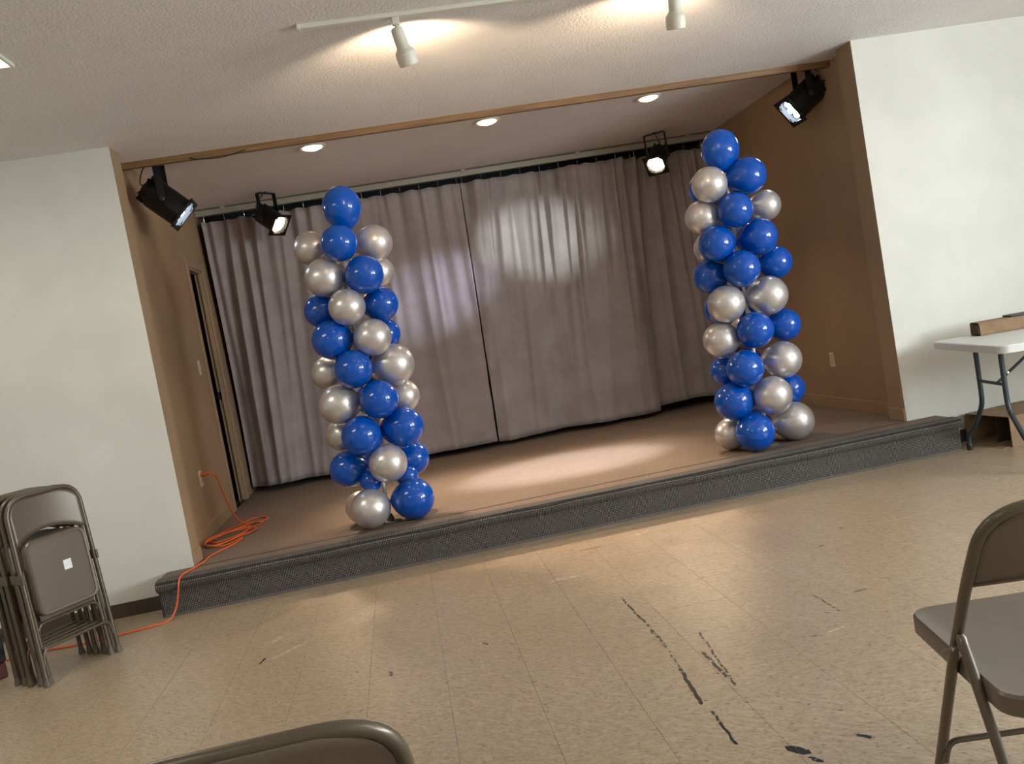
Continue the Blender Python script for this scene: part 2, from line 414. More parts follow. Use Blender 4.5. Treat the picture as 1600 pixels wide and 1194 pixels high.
dpart('door_stop', M_BROWNT, (XSL-.03, XSL-.02, DY1-.032, DY1-.018, SH, DZ-.018))
dpart('strike_plate', M_BLACK, (XSL-.056, XSL-.034, DY1-.0205, DY1-.018, 1.11, 1.18))
# baseboards
def base(name, x0, x1, y0, y1, z0, z1, m, bev=.003): bm = B(); box(bm, x0, x1, y0, y1, z0, z1, bev); return struct(obj(name, bm, m))
base('baseboard_left', RX0, LIPL-.005, -.006, 0, 0, .085, M_VINYLB); base('baseboard_right', LIPR+.005, RX1, -.006, 0, 0, .085, M_VINYLB)
base('baseboard_stage_left', XSL, XSL+.012, DJ+.002, DY0-cw, SH, SH+.09, M_BROWNT); base('baseboard_stage_right', XSR-.012, XSR, DJ+.002, YC-.05, SH, SH+.09, M_BROWNT)
base('baseboard_jamb_left', XL, XL+.012, .004, DJ, SH, SH+.085, M_BROWNT); base('baseboard_jamb_right', XR-.012, XR, .004, DJ, SH, SH+.085, M_BROWNT)

# ------------------------------------------------------------------ stage
st = thing('stage_platform', 'low carpeted stage platform with dark woven riser and rounded nosing', 'stage', (.7, 1.4, 0))
ox, oy = .7, 1.4
bm = B(); box(bm, XSL-ox, XSR-ox, DJ-oy, 3.05-oy, 0, SH); box(bm, XL+.001-ox, XR-.001-ox, -.02-oy, DJ-oy, 0, SH); box(bm, LIPL-ox, LIPR-ox, LIPY+.03-oy, -.001-oy, SH-.05, SH)
obj('platform', bm, M_CARPET, st)
prof = [(LIPY+.075, SH-.004), (LIPY+.07, SH+.002), (LIPY+.03, SH+.0025)]   # nosing rounded over, in y-z
R_ = .034
for k in range(13):
    a = math.radians(90+180*k/12); prof.append((LIPY+.005+R_*1.15*math.cos(a), SH+.0025-R_+R_*math.sin(a)))
prof += [(LIPY+.03, SH-2*R_)]
bm = B(); ra = []
def bowx(x): return -.012*math.cos((x-.7)/5*PI)*0
NX = 60
for i in range(NX+1):
    x = LIPL-.012+(LIPR-LIPL+.024)*i/NX
    e = .004*noise.noise(Vector((x*3, 0, 0)))
    ra.append([bm.verts.new((x-ox, y+e-oy, z+e*.3)) for y, z in prof])
for a, b in zip(ra, ra[1:]):
    for k in range(len(prof)-1): bm.faces.new((a[k], a[k+1], b[k+1], b[k]))
bm.faces.new(ra[0]); bm.faces.new(ra[-1][::-1])
obj('nosing', bm, M_RISER, st, smooth=True)
bm = B(); box(bm, LIPL-ox, LIPR-ox, LIPY-oy, -.001-oy, .0, SH-.05); obj('riser', bm, M_RISER, st)
bm = B(); box(bm, LIPL-.004-ox, LIPR+.004-ox, LIPY-.004-oy, LIPY-oy, .0, .012, .002); obj('edge_strip', bm, mat('riser_edge', (.12, .105, .09), .9), st)
# end caps of the lip wrapped in the same woven carpet
for xx_ in (LIPL, LIPR):
    bm = B(); s_ = -1 if xx_ == LIPL else 1
    box(bm, min(xx_, xx_+s_*.012)-ox, max(xx_, xx_+s_*.012)-ox, LIPY+.004-oy, -.002-oy, .0, SH-.003, .004); obj('end_cap', bm, M_RISER, st)

# ------------------------------------------------------------------ curtains and rail
rl = thing('curtain_rail', 'grey metal curtain rail along the back of the stage ceiling', 'curtain rail', ((XSL+XSR)/2, YC, HS))
hw = (XSR-XSL)/2
bm = B(); box(bm, -hw+.004, hw-.004, -.02, .02, -.062, -.012, .004); obj('track', bm, M_RAIL, rl)
bm = B(); box(bm, -hw+.004, hw-.004, -.028, .028, -.012, 0, .002); obj('top_flange', bm, mat('rail_dark', (.1, .09, .075), .6), rl)
for k in range(5):
    bm = B(); box(bm, -.02, .02, -.03, .03, -.03, 0, .003); obj('bracket', bm, M_RAIL, rl, loc=(-hw+.25+k*(2*hw-.5)/4, 0, 0))
def curtain(label, x0t, x1t, x0b, x1b, yo, zb, seed, amp, envf=None, hemfn=None):
    rr = random.Random(seed)
    th = thing('curtain', label, 'curtain', ((x0t+x1t)/2, YC+yo, zb), group='grey stage curtains')
    cxm = (x0t+x1t)/2; NXc, NZ = 240, 44; zt = 2.672
    ph = [rr.uniform(0, 6.28) for _ in range(12)]
    bm = B(); vv = []
    for j in range(NZ+1):
        s = j/NZ; row = []
        for i in range(NXc+1):
            u = i/NXc
            xa = x0t+(x1t-x0t)*u; xb = x0b+(x1b-x0b)*u
            hem = zb + (hemfn(u) if hemfn else 0) + .006*math.sin(9*u+ph[5])
            ud = u*abs(x1t-x0t)+.10*s*math.sin(1.7*u*abs(x1t-x0t)+ph[6])     # metres along the cloth, folds drift sideways going down
            pk = max(0, 1-s*7)   # pinch at the heading
            env = envf(u) if envf else 1
            n1 = noise.noise(Vector((ud*3.2, s*.5, seed))); n2 = noise.noise(Vector((ud*8.5, s*.8, seed+3.3))); n3 = noise.noise(Vector((ud*19, s*1.3, seed+7.1)))
            y = amp*env*(2.2*n1*(.5+.5*s)+1.25*(abs(n2)*1.6-.5)*(1-.5*s)+.35*n3*(1-.85*s)) + pk*.012*math.sin(2*PI*u*(abs(x1t-x0t)/.17))
            lowz = max(0, s-.72)/.28
            y += .028*lowz*noise.noise(Vector((ud*5, s*11, seed+2)))+.006*noise.noise(Vector((ud*9, s*7, seed+5)))
            y -= .03*s*s
            z = hem+(zt-hem)*(1-s) - pk*.010*(1-math.cos(2*PI*u*(abs(x1t-x0t)/.17)))*.5
            x = xa+(xb-xa)*s
            row.append(bm.verts.new((x-cxm, y, z-zb)))
        vv.append(row)
    for j in range(NZ):
        for i in range(NXc): bm.faces.new((vv[j][i], vv[j][i+1], vv[j+1][i+1], vv[j+1][i]))
    c = obj('cloth', bm, M_CURT, th, smooth='all')
    md = c.modifiers.new('thickness', 'SOLIDIFY'); md.thickness = .003
    n = int(abs(x1t-x0t)/.17)
    for k in range(n+1):
        bm = B(); tube(bm, [(0, 0, -.012), (0, .004, .0), (0, 0, .03), (0, 0, .062)], .0022, 6)
        obj('hook', bm, M_CHROME, th, loc=(x0t+.02+(x1t-x0t-.04)*k/max(n, 1)-cxm, 0, zt-zb-.0))
    return th
curtain('grey stage curtain hanging on the left of the centre gap', XSL+.05, .645, -1.69, .578, .0, SH+.05, 3, .052, lambda u: .7+1.3*max(0, 1-u*3.2))
curtain('grey stage curtain hanging on the right of the centre gap', .655, 2.34, .592, 2.165, .0, SH+.047, 11, .046, lambda u: .8+.8*u)
curtain('dark grey curtain panel at the far right, behind the right balloon column', 2.3, 3.06, 2.19, 3.05, .13, SH+.07, 23, .06, None, lambda u: .02*math.sin(5*u))

# ------------------------------------------------------------------ balloon columns
def balloon_mesh(name, m):
    bm = B(); prof = [(0, 1.0)]; n = 16
    for k in range(1, n):
        a = PI*k/n; zz = math.cos(a); r = math.sin(a)
        if zz < 0: zz *= 1+.16*zz*zz; r *= 1-.10*zz*zz
        prof.append((r, zz))
    prof.append((.035, -1.17)); prof.append((0, -1.175))
    lathe(bm, prof, seg=28); bmesh.ops.recalc_face_normals(bm, faces=bm.faces)
    me = bpy.data.meshes.new(name); bm.to_mesh(me); bm.free(); me.materials.append(m)
    for f in me.polygons: f.use_smooth = True
    return me
def knot_mesh(name, m):
    bm = B(); lathe(bm, [(0, -1.13), (.05, -1.15), (.075, -1.19), (.05, -1.23), (.04, -1.25), (.10, -1.33), (.095, -1.335), (0, -1.27)], seg=12)
    me = bpy.data.meshes.new(name); bm.to_mesh(me); bm.free(); me.materials.append(m)
    for f in me.polygons: f.use_smooth = True
    return me
BM = {'b': balloon_mesh('blue_balloon', M_BLUE), 's': balloon_mesh('silver_balloon', M_SILV)}
KM = {'b': knot_mesh('blue_knot', M_BLUE), 's': knot_mesh('silver_knot', M_SILV)}
BL = [(-0.364,0.15,2.203,0.123,'b'),(-0.602,0.25,1.998,0.109,'s'),(-0.416,0.03,1.974,0.115,'b'),(-0.212,0.204,1.961,0.119,'s'),(-0.221,0.31,1.789,0.107,'s'),(-0.546,0.11,1.79,0.122,'s'),(-0.304,0.05,1.764,0.121,'b'),(-0.386,0.366,1.851,0.099,'s'),(-0.61,0.21,1.598,0.108,'b'),(-0.441,0.02,1.585,0.115,'s'),(-0.238,0.17,1.577,0.111,'b'),(-0.57,0.1,1.407,0.126,'b'),(-0.324,0.04,1.379,0.118,'s'),(-0.254,0.28,1.39,0.107,'b'),(-0.646,0.25,1.208,0.105,'s'),(-0.474,0.03,1.207,0.121,'b'),(-0.233,0.17,1.188,0.137,'s'),(-0.603,0.12,1.006,0.127,'s'),(-0.355,0.03,0.997,0.122,'b'),(-0.206,0.25,0.977,0.107,'s'),(-0.627,0.28,0.799,0.107,'s'),(-0.5,0.04,0.795,0.126,'b'),(-0.241,0.12,0.794,0.129,'b'),(-0.628,0.18,0.591,0.117,'b'),(-0.373,0.02,0.599,0.122,'s'),(-0.223,0.282,0.568,0.112,'b'),(-0.498,0.11,0.497,0.072,'b'),(-0.271,0.161,0.477,0.069,'b'),(-0.264,0.32,0.318,0.1,'s'),(-0.528,0.06,0.337,0.127,'s'),(-0.596,0.29,0.318,0.107,'s'),(-0.26,0.077,0.342,0.132,'b'),
      (-.44,.34,1.60,.108,'s'),(-.46,.34,1.39,.108,'s'),(-.42,.34,1.19,.108,'b'),(-.41,.34,.99,.108,'b'),(-.42,.35,.79,.108,'s'),(-.43,.34,.58,.108,'b')]
BR = [(2.111,0.15,2.189,0.126,'b'),(2.247,0.11,1.992,0.126,'b'),(2.013,0.25,1.965,0.115,'b'),(1.954,0.03,1.965,0.117,'s'),(1.911,0.133,1.777,0.113,'s'),(2.084,0.0,1.777,0.115,'b'),(2.384,0.21,1.793,0.107,'s'),(1.982,0.261,1.576,0.112,'s'),(1.95,0.056,1.587,0.12,'b'),(2.245,0.08,1.588,0.125,'b'),(2.393,0.21,1.407,0.114,'b'),(1.924,0.19,1.389,0.115,'b'),(2.065,0.0,1.401,0.121,'b'),(2.248,0.08,1.2,0.13,'s'),(1.945,0.046,1.194,0.124,'s'),(1.983,0.254,1.167,0.112,'b'),(2.382,0.2,0.984,0.112,'b'),(2.09,0.0,0.995,0.12,'b'),(1.905,0.13,0.966,0.12,'s'),(1.94,0.23,0.751,0.103,'b'),(1.983,0.0,0.762,0.122,'b'),(2.292,0.11,0.763,0.127,'s'),(2.356,0.23,0.547,0.113,'b'),(1.915,0.1,0.554,0.131,'b'),(2.141,0.01,0.555,0.129,'s'),(1.903,0.214,0.325,0.112,'s'),(1.988,0.016,0.339,0.129,'b'),(2.315,0.13,0.342,0.133,'s'),
      (2.2,.33,1.79,.11,'b'),(2.22,.32,1.58,.11,'s'),(2.17,.33,1.39,.11,'s'),(2.21,.32,1.18,.11,'b'),(2.16,.33,.98,.11,'s'),(2.15,.33,.76,.11,'b'),(2.13,.32,.55,.11,'s'),(2.13,.32,.33,.11,'b')]
def column(label, rows, ax, ay):
    th = thing('balloon_column', label, 'balloon column', (ax, ay, SH), group='balloon columns')
    bm = B(); tube(bm, [(0, 0, .012), (0, 0, 1.9)], .012, 10); obj('pole', bm, M_CREAM, th, smooth=True)
    bm = B(); lathe(bm, [(0, 0), (.07, 0), (.07, .008), (.03, .016), (.02, .05), (0, .05)], seg=24); obj('base_plate', bm, M_RUBBER, th, smooth=True)
    for i, (x, y, z, r, c) in enumerate(rows):
        p = Vector((x-ax, y-ay, z-SH))
        d = Vector((p.x, p.y, .0))
        if i == 0: d = Vector((.02, 0, 1))
        if d.length < .02: d = Vector((0, -1, 0))
        d.normalize(); d += Vector((random.uniform(-.12, .12), random.uniform(-.12, .12), random.uniform(-.15, .15)))
        rot = d.to_track_quat('Z', 'Y').to_euler()
        sz = (r*.985, r*.985, r*1.0) if i else (r*.98, r*.98, r*1.08)
        b = inst('balloon', BM[c], th, p, rot, sz)
        b['label'] = ('glossy blue' if c == 'b' else 'pearly silver')+' balloon'
        inst('knot', KM[c], b)
    return th
column('left balloon column of blue and silver balloons in front of the curtain', BL, -.43, .16)
column('right balloon column of blue and silver balloons beside the brown side wall', BR, 2.12, .15)

# ------------------------------------------------------------------ stage lamps (par cans)
def par(name, label, pivot, target, top, s, led):
    """pivot: centre of the can; top: z where the yoke is fixed"""
    pivot = Vector(pivot); d = (Vector(target)-pivot).normalized()
    th = thing('stage_light', label, 'stage light', (pivot.x, pivot.y, top), group='black stage lights')
    off = Vector((0, 0, pivot.z-top)); M = Matrix.Translation(off) @ aim(d)
    R = .086*s; L = .122*s; rzy = math.atan2(d.y, d.x)+PI/2
    bm = B(); lathe(bm, [(0, -L*1.15), (R*.45, -L*1.12), (R*.75, -L*.98), (R*.95, -L*.72), (R, -L*.6), (R, L), (R*.93, L), (R*.93, L*.55), (0, L*.55)], M, 28)
    body = obj('can', bm, M_BLACK, th, smooth=True)
    for k in range(10):
        a = 2*PI*k/10; Mk = M @ Matrix.Rotation(a, 4, 'Z'); bm = B(); box(bm, R*.6, R*.98, -.004*s, .004*s, -L*1.06, -L*.72, M=Mk)
        obj('cooling_fin', bm, M_BLACK, body)
    # gel frame: square plate with a hole = four bars
    Q = R*1.12
    for a in range(4):
        Mk = M @ Matrix.Rotation(a*PI/2, 4, 'Z'); bm = B(); box(bm, -Q, Q, R*.86, Q, L*1.0, L*1.07, M=Mk)
        obj('gel_frame_bar', bm, M_BLACK, th)
        Mk = M @ Matrix.Rotation(a*PI/2+PI/4, 4, 'Z'); bm = B(); box(bm, -.012*s, .012*s, R*.95, R*1.25, L*.9, L*1.07, M=Mk)
        obj('frame_clip', bm, M_BLACK, th)
    if led:
        # ring of lit LEDs in a dark plate
        bm = B(); lathe(bm, [(0, L*.70), (R*.9, L*.70), (R*.9, L*.73), (0, L*.73)], M, 24); obj('led_plate', bm, M_BLACKP, th)
        for k in range(7):
            rr = R*.56 if k else 0; a = 2*PI*k/6
            Mk = M @ Matrix.Translation((rr*math.cos(a), rr*math.sin(a), L*.73))
            bm = B(); lathe(bm, [(R*.25, 0), (R*.25, .008*s), (R*.18, .016*s), (0, .02*s)], Mk, 14); obj('led_lens', bm, M_ELED, th, smooth='all')
    else:
        bm = B(); lathe(bm, [(R*.9, L*.75), (R*.86, L*.82), (R*.55, L*.92), (0, L*.97)], M, 24); obj('lamp_lens', bm, M_EWARM, th, smooth='all')
    # yoke: U bracket with pivot knobs
    ax = Vector((math.cos(rzy), math.sin(rzy), 0)); w_ = R*1.12
    pts = fillet([off-ax*w_, -ax*w_+Vector((0, 0, -.012)), ax*w_+Vector((0, 0, -.012)), off+ax*w_], .012, 3)
    bm = B()
    bd = .019*s
    nrm = Vector((-ax.y, ax.x, 0))
    rings = []
    for i, p in enumerate(pts):
        tg = (pts[min(i+1, len(pts)-1)]-pts[max(i-1, 0)]).normalized(); sd = tg.cross(nrm)
        rings.append([bm.verts.new(p+nrm*a*bd+sd*b*.0025) for a, b in ((-1, -1), (1, -1), (1, 1), (-1, 1))])
    for a, b in zip(rings, rings[1:]):
        for k in range(4): bm.faces.new((a[k], a[(k+1) % 4], b[(k+1) % 4], b[k]))
    bm.faces.new(rings[0]); bm.faces.new(rings[-1])
    yk = obj('yoke', bm, M_BLACK, th)
    for s_ in (-1, 1):
        bm = B(); lathe(bm, [(0, 0), (.016*s, 0), (.016*s, .012), (.01*s, .016), (0, .016)], Matrix.Translation(off+ax*s_*w_) @ aim(ax*s_), 12); obj('knob', bm, M_BLACKP, yk)
    bm = B(); lathe(bm, [(0, -.014), (.01, -.014), (.01, 0), (0, 0)], None, 8); obj('bolt', bm, M_BLACK, yk)
    # supply cord from the back of the can to the ceiling
    bk = off-d*L*1.1
    bm = B(); tube(bm, catmull([bk, bk-d*.03+Vector((0, 0, .01)), bk*.6-d*.05+Vector((0, 0, .0)), Vector((-d.x*.06, -d.y*.06, -.03)), Vector((-d.x*.05, -d.y*.05, -.002))], 6), .004, 6); obj('cord', bm, M_BLACKP, th, smooth=True)
    return pivot+d*(L*1.1+.01), d
Z1 = 2.689
lp, d = par('a', 'black LED stage light hung at the left end of the wooden trim', (-1.49, .60, 2.49), (.75, .75, SH), HS, 1.15, True)
spot('led_beam', lp, (.75, .95, SH), P_LED, C_LED, 26, .8); spot('curtain_patch_spot', lp, (1.22, 2.62, 2.05), P_PATCH*.75, (.86, 1.0, .96), 15.5, 1.0)  # second spot is added only to make the pale patch on the curtain
lp, d = par('b', 'black LED stage light hung at the right end of the wooden trim', (2.985, .60, 2.535), (-.1, .75, SH+.2), HS, 1.15, True)
spot('led_beam', lp, (1.0, .95, SH), P_LED, C_LED, 26, .8); spot('curtain_patch_spot', lp, (.33, 2.62, 1.72), P_PATCH*.7, (.70, .76, 1.0), 15, 1.0)  # added second spot makes the bluish patch on the curtain
lp, d = par('c', 'black stage light with glowing warm lamp near the left end of the curtain rail', (-1.04, 2.3, 2.56), (1.3, .5, SH), HS, 1.0, False)
spot('warm_beam', lp, (.3, .4, SH), P_WARM, C_WARM, 58, 1.0, .16)
lp, d = par('d', 'black stage light with glowing warm lamp near the right end of the curtain rail', (2.425, 2.3, 2.56), (.7, -.1, SH), HS, 1.0, False)
spot('warm_beam', lp, (.7, .4, SH), P_WARM*.9, C_WARM, 54, 1.0, .16)

# ------------------------------------------------------------------ recessed downlights
for x, lab in ((-.513, 'leftmost of the three lit recessed downlights behind the wooden trim'), (.744, 'middle one of the three lit recessed downlights'), (1.965, 'rightmost of the three lit recessed downlights, nearest the brown wall')):
    th = thing('recessed_downlight', lab, 'ceiling light', (x, .95, HS), group='recessed downlights')
    bm = B(); lathe(bm, [(.070, .0), (.095, 0), (.095, -.006), (.085, -.012), (.070, -.008)], None, 32); obj('trim_ring', bm, M_CREAM, th, smooth=True)
    bm = B(); lathe(bm, [(.070, -.006), (.066, -.016), (.04, -.026), (0, -.03)], None, 32); obj('lens', bm, M_EDOWN, th, smooth='all')
    spot('downlight', (x, .95, HS-.04), (x, .95, 0), P_DOWN*6, C_WARM, 92, .8, .06)

# ------------------------------------------------------------------ track lighting
tk = thing('track_light', 'cream track light with two heads on the textured ceiling', 'track light', (.75, -1.47, H))
bm = B(); box(bm, -1.105, .0, -.018, .018, -.02, 0, .003); obj('track_bar', bm, M_CREAM, tk)
bm = B(); box(bm, .08, 1.3, -.018, .018, -.02, 0, .003); obj('track_bar', bm, M_CREAM, tk)
bm = B(); box(bm, -.02, .11, -.024, .024, -.026, 0, .004); obj('connector', bm, M_CREAM, tk)
bm = B(); box(bm, -1.115, -1.1, -.02, .02, -.022, 0, .003); obj('end_cap', bm, M_CREAM, tk)
def head(label, x, d):
    d = Vector(d).normalized(); y = -1.47
    th = bpy.data.objects.new('track_head', None); COL.objects.link(th); th.parent = tk; th.location = (x-.75, 0, -.02); th['label'] = label
    bm = B(); box(bm, -.016, .016, -.012, .012, -.034, 0, .003); obj('adapter', bm, M_CREAM, th)
    bm = B(); tube(bm, [(0, 0, -.03), (0, 0, -.055)], .007, 10); obj('stem', bm, M_CREAM, th)
    M = Matrix.Translation((0, 0, -.052)) @ aim(d)
    bm = B(); lathe(bm, [(0, -.012), (.02, -.01), (.027, -.002), (.0285, .01), (.0285, .075), (.034, .084), (.042, .092), (.045, .10), (.045, .135), (.043, .152), (.039, .155), (.037, .150), (.037, .11), (0, .11)], M, 28)
    obj('housing', bm, M_CREAM, th, smooth=True)
    bm = B(); lathe(bm, [(.036, .128), (.03, .134), (0, .137)], M, 24); obj('lamp', bm, M_ETRK, th, smooth='all')
    p = Vector((x, y, H-.072))+d*.145
    return p
p = head('cream track head hanging from the lighting track, left one', .059, (.18, .34, -.80))
spot('track_spot', p+Vector((.01, .05, .0)), p+Vector((.12, 1.0, .42)), P_TRACK, C_WARM, 126, .5, .02)
p = head('cream track head at the top edge, above the right downlight', 1.33, (.02, .3, -.9))
spot('track_spot', p+Vector((.0, .05, .0)), p+Vector((-.12, 1.0, .42)), P_TRACK, C_WARM, 126, .5, .02)

# ------------------------------------------------------------------ fluorescent ceiling fixtures
def troffer(label, cx, cy, k=1):
    th = thing('ceiling_panel_light', label, 'ceiling light', (cx, cy, H), group='ceiling panel lights')
    a, b = .61, .305
    for (x0, x1, y0, y1) in ((-a, a, -b, -b+.015), (-a, a, b-.015, b), (-a, -a+.015, -b+.015, b-.015), (a-.015, a, -b+.015, b-.015)):
        bm = B(); box(bm, x0, x1, y0, y1, -.018, 0, .003); obj('frame_bar', bm, M_CREAM, th)
    bm = B(); box(bm, -a+.015, a-.015, -b+.015, b-.015, -.010, -.002); obj('diffuser', bm, M_ETROF, th)
    area('troffer_light', (cx, cy, H-.022), (0, 0, -1), 1.1, .5, P_TROFFER*k, C_TROF)
troffer('lit ceiling panel light cut off at the left edge of the picture', -1.528-.61, -1.455-.305)
troffer('lit ceiling panel light behind the camera, left of the room', -1.5-.61, -5.2, .6)
troffer('lit ceiling panel light behind the camera, right of the room', 2.6, -5.2, .6)

# ------------------------------------------------------------------ outlets and switch
def plate(name, label, cat, x, y, z, sgn, kind):
    th = thing(name, label, cat, (x, y, z))
    e = sgn*.006
    bm = B(); box(bm, min(0, e), max(0, e), -.035, .035, -.057, .057, .002); obj('cover_plate', bm, M_IVORY, th)
    if kind == 'outlet':
        for dz in (-.022, .022):
            bm = B(); lathe(bm, [(0, .0), (.016, 0), (.016, .002), (0, .002)], Matrix.Translation((e, 0, dz)) @ aim((sgn, 0, 0)), 16); obj('socket', bm, mat('ivory_socket', (.5, .43, .31), .4), th)
    else:
        bm = B(); box(bm, min(e, e*2.6), max(e, e*2.6), -.006, .006, -.012, .014, .002); obj('toggle', bm, M_IVORY, th)
plate('wall_outlet', 'ivory wall outlet on the right brown stage wall', 'outlet', XSR, 1.017, .602, -1, 'outlet')
plate('wall_outlet', 'ivory wall outlet with the orange cord plugged in', 'outlet', XSL, .993, .622, 1, 'outlet')
plate('light_switch', 'ivory light switch beside the doorway', 'light switch', XSL, 1.64, 1.403, 1, 'switch')

# ------------------------------------------------------------------ orange extension cord
z = SH+.006
path = [(-1.69, .993, .645), (-1.64, .99, .65), (-1.60, 1.0, .60), (-1.585, 1.03, .47), (-1.56, 1.06, .34), (-1.50, 1.07, z+.02), (-1.38, 1.10, z), (-1.35, 1.22, z), (-1.45, 1.30, z), (-1.55, 1.12, z), (-1.62, .95, z), (-1.66, .72, z),
        (-1.60, .60, z), (-1.48, .72, z), (-1.40, .95, z), (-1.36, 1.04, z), (-1.44, 1.06, z+.01), (-1.58, .86, z+.008), (-1.68, .64, z+.006), (-1.61, .52, z), (-1.50, .58, z+.004), (-1.42, .80, z+.012), (-1.46, .92, z+.016), (-1.60, .74, z+.016), (-1.67, .58, z+.014),
        (-1.58, .48, z+.004), (-1.45, .62, z+.01), (-1.37, .78, z+.004), (-1.41, .86, z+.014), (-1.56, .78, z+.022), (-1.66, .67, z+.022), (-1.64, .50, z+.012), (-1.52, .45, z), (-1.43, .60, z), (-1.46, .42, z), (-1.55, .22, z), (-1.565, .06, z), (-1.60, -.08, z),
        (-1.635, -.215, z), (-1.645, -.262, SH-.025), (-1.655, -.268, .14), (-1.68, -.275, .06), (-1.72, -.31, .007), (-1.80, -.36, .006), (-1.98, -.40, .006), (-2.2, -.42, .006), (-2.45, -.40, .006), (-2.8, -.5, .006), (-3.4, -.6, .006), (-4.2, -.55, .006)]
bm = B(); tube(bm, catmull(path, 7), .0052, 8)
cord = tag(thing('extension_cord', '', ''), 'orange extension cord coiled on the stage and trailing over its edge', 'extension cord'); cord.location = (-1.69, .993, .645)
o = obj('cable', bm, M_ORANGE, cord, smooth='all'); o.location = (1.69, -.993, -.645)
bm = B(); lathe(bm, [(0, -.019), (.014, -.019), (.014, .006), (.009, .02), (.006, .04), (0, .04)], aim((1, 0, 0)), 14); obj('plug', bm, mat('orange_plug', (.6, .1, .02), .4), cord)

# ------------------------------------------------------------------ folding chairs
TR = .0115
def foot(bm, p, d):
    d = Vector(d).normalized(); lathe(bm, [(0, 0), (.016, 0), (.0165, .008), (.0125, .028), (.0125, .036), (0, .036)], Matrix.Translation(p) @ aim(d), 12)
def pan(bm, x0, x1, z0, z1, r, y0, y1, lip=.022, dish=.006):
    """seat pan / panel in x-z with rolled rim, thickness along y; front face at y0"""
    loops = [(rrect(x0, x1, z0, z1, r), y1), (rrect(x0, x1, z0, z1, r), y0+.006), (rrect(x0+.005, x1-.005, z0+.005, z1-.005, r-.004), y0), (rrect(x0+.016, x1-.016, z0+.016, z1-.016, r-.012), y0+.0015), (rrect(x0+lip, x1-lip, z0+lip, z1-lip, max(r-lip, .012)), y0+dish)]
    rr = [[bm.verts.new((x, y, z_)) for x, z_ in lp_] for lp_, y in loops]
    n = len(rr[0])
    for a, b in zip(rr, rr[1:]):
        for k in range(n): bm.faces.new((a[k], a[(k+1) % n], b[(k+1) % n], b[k]))
    bm.faces.new(rr[-1]); bm.faces.new(rr[0][::-1])
def folded_chair(label, loc, rz, tilt):
    """flat folded chair: x across, z up, back turned to -y"""
    th = thing('folded_chair', label, 'folding chair', loc, rz, 'folded chairs in the stack'); th.rotation_euler = (tilt, 0, rz)
    W, HT = .205, .905
    u = fillet([(-W, 0, .034), (-W+.004, 0, .5), (-W+.008, 0, HT), (W-.008, 0, HT), (W-.004, 0, .5), (W, 0, .034)], [.01, .11, .11, .01], 8)
    bm = B(); tube(bm, u, TR, 12); obj('main_frame', bm, M_CHAIR, th, smooth=True)
    for s in (-1, 1):
        bm = B(); foot(bm, (s*W, 0, 0), (0, 0, 1)); obj('foot_cap', bm, M_RUBBER, th, smooth=True)
    # backrest panel following the arch, concave lower edge
    bm = B(); NX_, NZ_ = 24, 8; gr = []
    for j in range(NZ_+1):
        row = []
        for i in range(NX_+1):
            p_ = -1+2*i/NX_; x_ = p_*.19; zt_ = HT-.114+math.sqrt(max(0, .112**2-max(0, abs(x_)-.083)**2)); zl = .675+.05*(1-p_*p_)
            row.append(bm.verts.new((x_, -.004+.022*(1-p_*p_), zl+(zt_-zl)*j/NZ_)))
        gr.append(row)
    for j in range(NZ_):
        for i in range(NX_): bm.faces.new((gr[j][i], gr[j][i+1], gr[j+1][i+1], gr[j+1][i]))
    bk = obj('backrest', bm, M_CHAIRP, th, smooth='all'); md = bk.modifiers.new('thickness', 'SOLIDIFY'); md.thickness = .006
    # rear leg frame, inside, behind
    Wi = W-.030
    for s in (-1, 1):
        bm = B(); tube(bm, [(s*Wi, .022, .036), (s*Wi, .022, .52), (s*(Wi+.004), .016, .56)], TR*.95, 12); lg = obj('leg', bm, M_CHAIR, th, smooth=True)
        bm = B(); foot(bm, (s*Wi, .022, .0), (0, 0, 1)); obj('foot_cap', bm, M_RUBBER, lg, smooth=True)
        bm = B(); box(bm, s*W-.006, s*W+.006, -.02, .028, .50, .545, .003); obj('hinge_bracket', bm, M_CHAIR, th)
    for zz, ww, yy_ in ((.175, W-.008, -.004), (.29, Wi, .02)):
        pts = fillet([(-ww, yy_, zz-.075), (-ww+.012, yy_, zz), (ww-.012, yy_, zz), (ww, yy_, zz-.075)], .07, 8)
        bm = B(); tube(bm, pts, .0075, 10); obj('stretcher', bm, M_CHAIR, th, smooth=True)
    bm = B(); pan(bm, -.166, .166, .322, .688, .045, -.024, .010, .016, .007); obj('seat', bm, M_CHAIRP, th, smooth=True)
    for z_ in (.30, .60): bm = B(); box(bm, -.15, .15, .012, .02, z_, z_+.03); obj('seat_brace', bm, M_CHAIR, th)
    return th
dirx = Vector((.208, .322, 0)).normalized(); nrm_ = Vector((dirx.y, -dirx.x, 0))   # stack axis, facing out
rz0 = math.atan2(dirx.y, dirx.x)
c0 = Vector((-1.985, -.877, 0))
labs = ['front folded chair of the stack, white sticker on its seat', 'second folded chair in the stack, right behind the one with the sticker', 'middle folded chair of the stack of five by the white wall', 'fourth folded chair in the stack, next to the rearmost', 'rearmost folded chair of the stack at the left edge']
first = folded_chair(labs[0], c0, rz0, -.055)
bm = B(); box(bm, .012, .055, -.0195, -.0168, .50, .548); 
kids = []
for k in range(1, 5):
    c = copy_tree(first); c['label'] = labs[k]; c.location = c0-nrm_*(.058*k)+dirx*random.uniform(-.012, .012); c.rotation_euler = (-.055-.006*random.random(), 0, rz0+random.uniform(-.02, .02))
stk = obj('sticker', bm, M_STICK, [x for x in bpy.data.objects if x.parent == first and x.name.startswith('seat') and 'brace' not in x.name][0])

